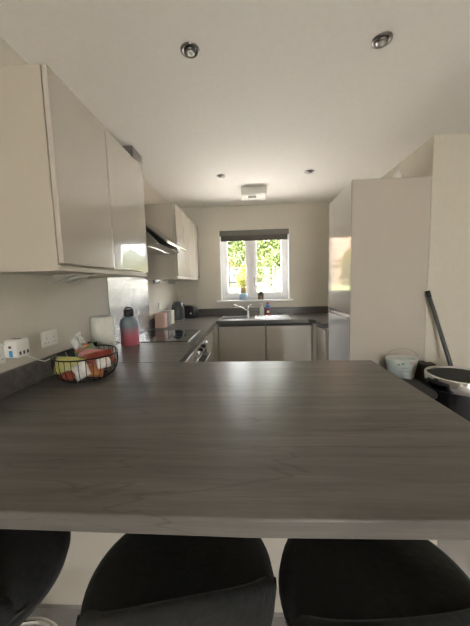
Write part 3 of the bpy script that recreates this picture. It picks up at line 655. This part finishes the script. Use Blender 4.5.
def leaf_tree(name, x, y, h, rad, nleaf, lm, label, cat='tree', group='trees beyond the window', low=.25, seed=1, ls=.12, blobs=9):
    rnd = random.Random(seed); zb = gz(x,y) if y > 0 else -.14
    o = tag(empty(name, (x,y,zb-.02)), label, cat, group)
    b = new(); tube(b, [(0,0,0),(.04,.02,h*.35),(-.03,.03,h*.62),(.02,0,h*.88)], [.10*rad/1.6,.08*rad/1.6,.05*rad/1.6,.02*rad/1.6], 10)
    for k in range(5):
        a = k*1.257+.4; z0 = h*(.32+.09*k); tube(b, [(0,0,z0),(.45*rad*math.cos(a),.45*rad*math.sin(a),z0+.16*h)], [.035,.012], 6)
    link('trunk' if cat == 'tree' else 'stem', b, M['bark'], o, smooth=True)
    cs = []
    for k in range(blobs):
        a = rnd.uniform(0, 2*PI); q = rnd.random()**.6; zz = h*(low+(1-low)*rnd.random()); taper = math.sin(PI*min(1,max(.12,(zz/h-low)/(1-low)*.8+.18)))
        cs.append((Vector((q*rad*.65*taper*math.cos(a), q*rad*.65*taper*math.sin(a), zz)), rad*rnd.uniform(.32,.52)))
    b = new()
    for k in range(nleaf):
        c, r_ = rnd.choice(cs); d = Vector((rnd.gauss(0,1),rnd.gauss(0,1),rnd.gauss(0,.8))).normalized()*r_*rnd.random()**.35
        p_ = c+d; s = ls*rnd.uniform(.6,1.2)
        u = Vector((rnd.gauss(0,1),rnd.gauss(0,1),rnd.gauss(0,1))).normalized(); v = u.cross(Vector((rnd.gauss(0,1),rnd.gauss(0,1),rnd.gauss(0,1)))).normalized()
        b.faces.new([b.verts.new(p_+u*s), b.verts.new(p_+v*s*.45), b.verts.new(p_-u*s), b.verts.new(p_-v*s*.45)])
    me = bpy.data.meshes.new('foliage'); b.to_mesh(me); b.free(); me.materials.append(lm)
    f = bpy.data.objects.new('foliage', me); COL.objects.link(f); f.parent = o
    return o
leaf_tree('garden_tree', .95, 13.2, 3.1, 2.0, 24000, M['leaf_g'], 'tall fresh green tree filling the right window pane', low=.10, seed=2, ls=.075, blobs=22)
leaf_tree('garden_tree', -1.15, 15.5, 3.3, 1.35, 14000, M['leaf_d'], 'deep green tree high in the left window pane', low=.60, seed=5, ls=.075, blobs=16)
leaf_tree('garden_tree', 3.2, 17.5, 3.3, 2.0, 5000, M['leaf_g'], 'green tree mostly hidden behind the tall one on the right', low=.1, seed=8, ls=.15, blobs=16)
leaf_tree('garden_tree', 2.6, 25.5, 4.6, 2.6, 6000, M['leaf_y'], 'yellow-green tree furthest back, behind the others in the right pane', low=.15, seed=9, ls=.16, blobs=20)
leaf_tree('garden_tree', 5.4, 15.5, 2.1, 1.6, 4000, M['leaf_d'], 'low deep green tree seen only mirrored in the cabinet door', low=.15, seed=12, ls=.12, blobs=12)
leaf_tree('garden_tree', 8.6, 17.5, 2.6, 1.8, 4000, M['leaf_g'], 'low fresh green tree seen only mirrored in the cabinet door', low=.15, seed=13, ls=.12, blobs=12)
leaf_tree('garden_shrub', -.08, 10.6, .85, .50, 9000, M['leaf_y'], 'bright yellow-green shrub low in the left window pane', 'shrub', 'shrubs beyond the window', .02, 21, .035, 20)
leaf_tree('garden_shrub', 1.0, 10.25, 1.15, .75, 9000, M['leaf_g'], 'fresh green shrub low in the right window pane', 'shrub', 'shrubs beyond the window', .05, 22, .06, 14)
leaf_tree('garden_shrub', -2.6, 11.5, 1.3, .95, 6000, M['leaf_y'], 'yellow-green shrub in front of the brick house', 'shrub', 'shrubs beyond the window', .05, 23, .07, 16)
leaf_tree('garden_shrub', 2.4, 10.4, .9, .6, 3500, M['leaf_y'], 'yellow-green shrub beside the garden slide', 'shrub', 'shrubs beyond the window', .05, 24, .05, 12)

# brick house
o = tag(empty('brick_house', (-7.9,19.0,1.1)), 'orange brick house seen mirrored in the fridge door', 'house')
b = new(); box(b,(-5,-2,-.4),(4.3,4,5.4)); link('house_wall', b, M['brick'], o)
b = new(); prism(b, [(-2.5,5.4),(4.5,5.4),(1.0,7.9)], 0, -5.3, 4.6); link('roof', b, M['tile'], o)
for x, z in ((-3.5,.8),(-.4,.8),(2.7,.8),(-3.5,3.2),(-.4,3.2),(2.7,3.2)):
    b = new(); box(b,(x-.62,-2.05,z-.55),(x+.62,-1.96,z+.65)); f = link('house_window', b, M['white'], o)
    b = new(); box(b,(x-.52,-2.07,z-.45),(x-.04,-2.04,z+.55)); box(b,(x+.04,-2.07,z-.45),(x+.52,-2.04,z+.55)); link('pane', b, M['windark'], f)
# brick garage seen in left pane
o = tag(empty('brick_garage', (-2.0,25.5,1.1)), 'low pink-brick garage with white fascia in the left window pane', 'garage')
b = new(); box(b,(-1.2,0,-.3),(1.25,3,2.35)); link('garage_wall', b, M['brick'], o)
b = new(); box(b,(-1.3,-.15,2.35),(1.35,3.2,2.6)); link('fascia', b, M['white'], o)
# shed added in place of white reflections in the window pane
o = tag(empty('reflection_shed', (1.7,20.2,1.1)), 'small pale shed standing in for white reflections in the right pane', 'shed')
b = new(); box(b,(-.5,0,-.1),(.5,1.2,1.35)); link('shed_wall', b, M['stone'], o)
b = new(); prism(b, [(-.15,1.3),(1.35,1.3),(.6,1.7)], 0, -.6, .6); link('roof', b, M['tile'], o)
# parked car
o = tag(empty('parked_car', (-1.0,20.5,1.16)), 'grey-blue car parked beyond the garden in the left pane', 'car')
b = new(); prism(b, [(-2.0,.25),(2.0,.25),(2.05,.6),(1.9,.78),(1.05,.88),(.45,1.32),(-.95,1.36),(-1.7,.95),(-2.0,.85),(-2.08,.5)], 1, -.85, .85); link('car_body', b, M['carpaint'], o, bevel=.08, seg=3)
b = new(); prism(b, [(.85,.90),(.40,1.26),(-.88,1.29),(-1.45,.95)], 1, -.865, .865); link('side_glass', b, M['windark'], o)
for x in (-1.25,1.25):
    for y in (-.80,.80):
        b = new(); lathe(b, [(.20,-.1),(.31,-.1),(.31,.1),(.20,.1)], n=24); wl = link('wheel', b, M['tyre'], o, loc=(x,y,.31)); wl.rotation_euler = (PI/2,0,0)
# garden slide
o = tag(empty('garden_slide', (1.02,8.6,1.12)), 'white plastic garden slide with orange and lime bed in the right pane', 'slide')
curve = [(-.42,.04),(-.34,.06),(-.26,.16),(-.20,.32),(-.10,.50),(.05,.64),(.22,.70)]
for y in (-.14,.14):
    b = new(); tube(b, [(x,y,z) for x, z in curve], .035, 10); link('side_rail', b, M['slidew'], o, smooth=True)
for k,(m_,off) in enumerate(((M['slideo'],0),(M['slideg'],.15))):
    b = new(); pts = [(x+off,z-.03) for x,z in curve[1:6]]
    prism(b, pts+[(x+.12,z-.04) for x,z in pts[::-1]], 1, -.12, .12); link('slide_bed', b, m_, o)
b = new()
for y in (-.14,.14): tube(b, [(.22,y,.70),(.34,y,0)], .03, 10)
for z in (.2,.42): tube(b, [(.36-.17*z,-.14,z),(.36-.17*z,.14,z)], .02, 8)
link('ladder', b, M['slidew'], o)

# ------------------------------------------------------------ light
W = bpy.data.worlds.new('world'); S.world = W; W.use_nodes = True; nt = W.node_tree; N = nt.nodes; N.clear()
out = N.new('ShaderNodeOutputWorld'); bg = N.new('ShaderNodeBackground'); sky = N.new('ShaderNodeTexSky'); mx = N.new('ShaderNodeMix'); mx.data_type = 'RGBA'
sky.sky_type = 'HOSEK_WILKIE'; sky.turbidity = 4; sky.sun_direction = Vector((-.5,-.45,.75)).normalized()
mx.inputs[0].default_value = .6; mx.inputs[7].default_value = (1.0,.985,.95,1)
nt.links.new(sky.outputs[0], mx.inputs[6]); nt.links.new(mx.outputs[2], bg.inputs[0]); nt.links.new(bg.outputs[0], out.inputs[0])
bg.inputs[1].default_value = 13.0
def portal(loc, rot, sx, sy):
    L = bpy.data.lights.new('window_portal', 'AREA'); L.shape = 'RECTANGLE'; L.size = sx; L.size_y = sy; L.cycles.is_portal = True
    o = bpy.data.objects.new('window_portal', L); COL.objects.link(o); o.location = loc; o.rotation_euler = rot
portal(((WX0+WX1)/2, YO+.01, (WZ0+WZ1)/2), (-PI/2,0,0), WX1-WX0, WZ1-WZ0)
portal(((PX0+PX1)/2, RY-.31, PZ1/2), (PI/2,0,0), PX1-PX0, PZ1)
# hazy sun on the garden, high and from the left
L = bpy.data.lights.new('sun', 'SUN'); L.energy = 30.0; L.angle = R(6); L.color = (1,.95,.85)
so = bpy.data.objects.new('sun', L); COL.objects.link(so); so.rotation_euler = Vector((-.80,-.18,.95)).to_track_quat('Z','Y').to_euler(); so.location = (0,0,8)

# ------------------------------------------------------------ camera
f, pi_, ya, ro, h = 278.656, R(5.922), R(3.139), R(-1.524), 1.344
R0 = Vector((math.cos(ya), math.sin(ya), 0)); Fw = Vector((-math.sin(ya)*math.cos(pi_), math.cos(ya)*math.cos(pi_), -math.sin(pi_)))
U0 = Vector((-math.sin(ya)*math.sin(pi_), math.cos(ya)*math.sin(pi_), math.cos(pi_)))
Rt = R0*math.cos(ro)+U0*math.sin(ro); Up = -R0*math.sin(ro)+U0*math.cos(ro)
cd = bpy.data.cameras.new('camera'); cam = bpy.data.objects.new('camera', cd); COL.objects.link(cam); S.camera = cam
cd.sensor_fit = 'HORIZONTAL'; cd.sensor_width = 36; cd.lens = f/470*36; cd.clip_start = .02; cd.clip_end = 200
mtx = Matrix((Rt, Up, -Fw)).transposed().to_4x4(); mtx.translation = Vector((0,0,h)); cam.matrix_world = mtx
vs = S.view_settings; S.display_settings.display_device = 'sRGB'; vs.view_transform = 'Standard'; vs.look = 'None'; vs.gamma = 1; vs.use_curve_mapping = False; vs.exposure = 1.35
S.cycles.max_bounces = 14; S.cycles.diffuse_bounces = 8; S.cycles.glossy_bounces = 6; S.cycles.transparent_max_bounces = 12
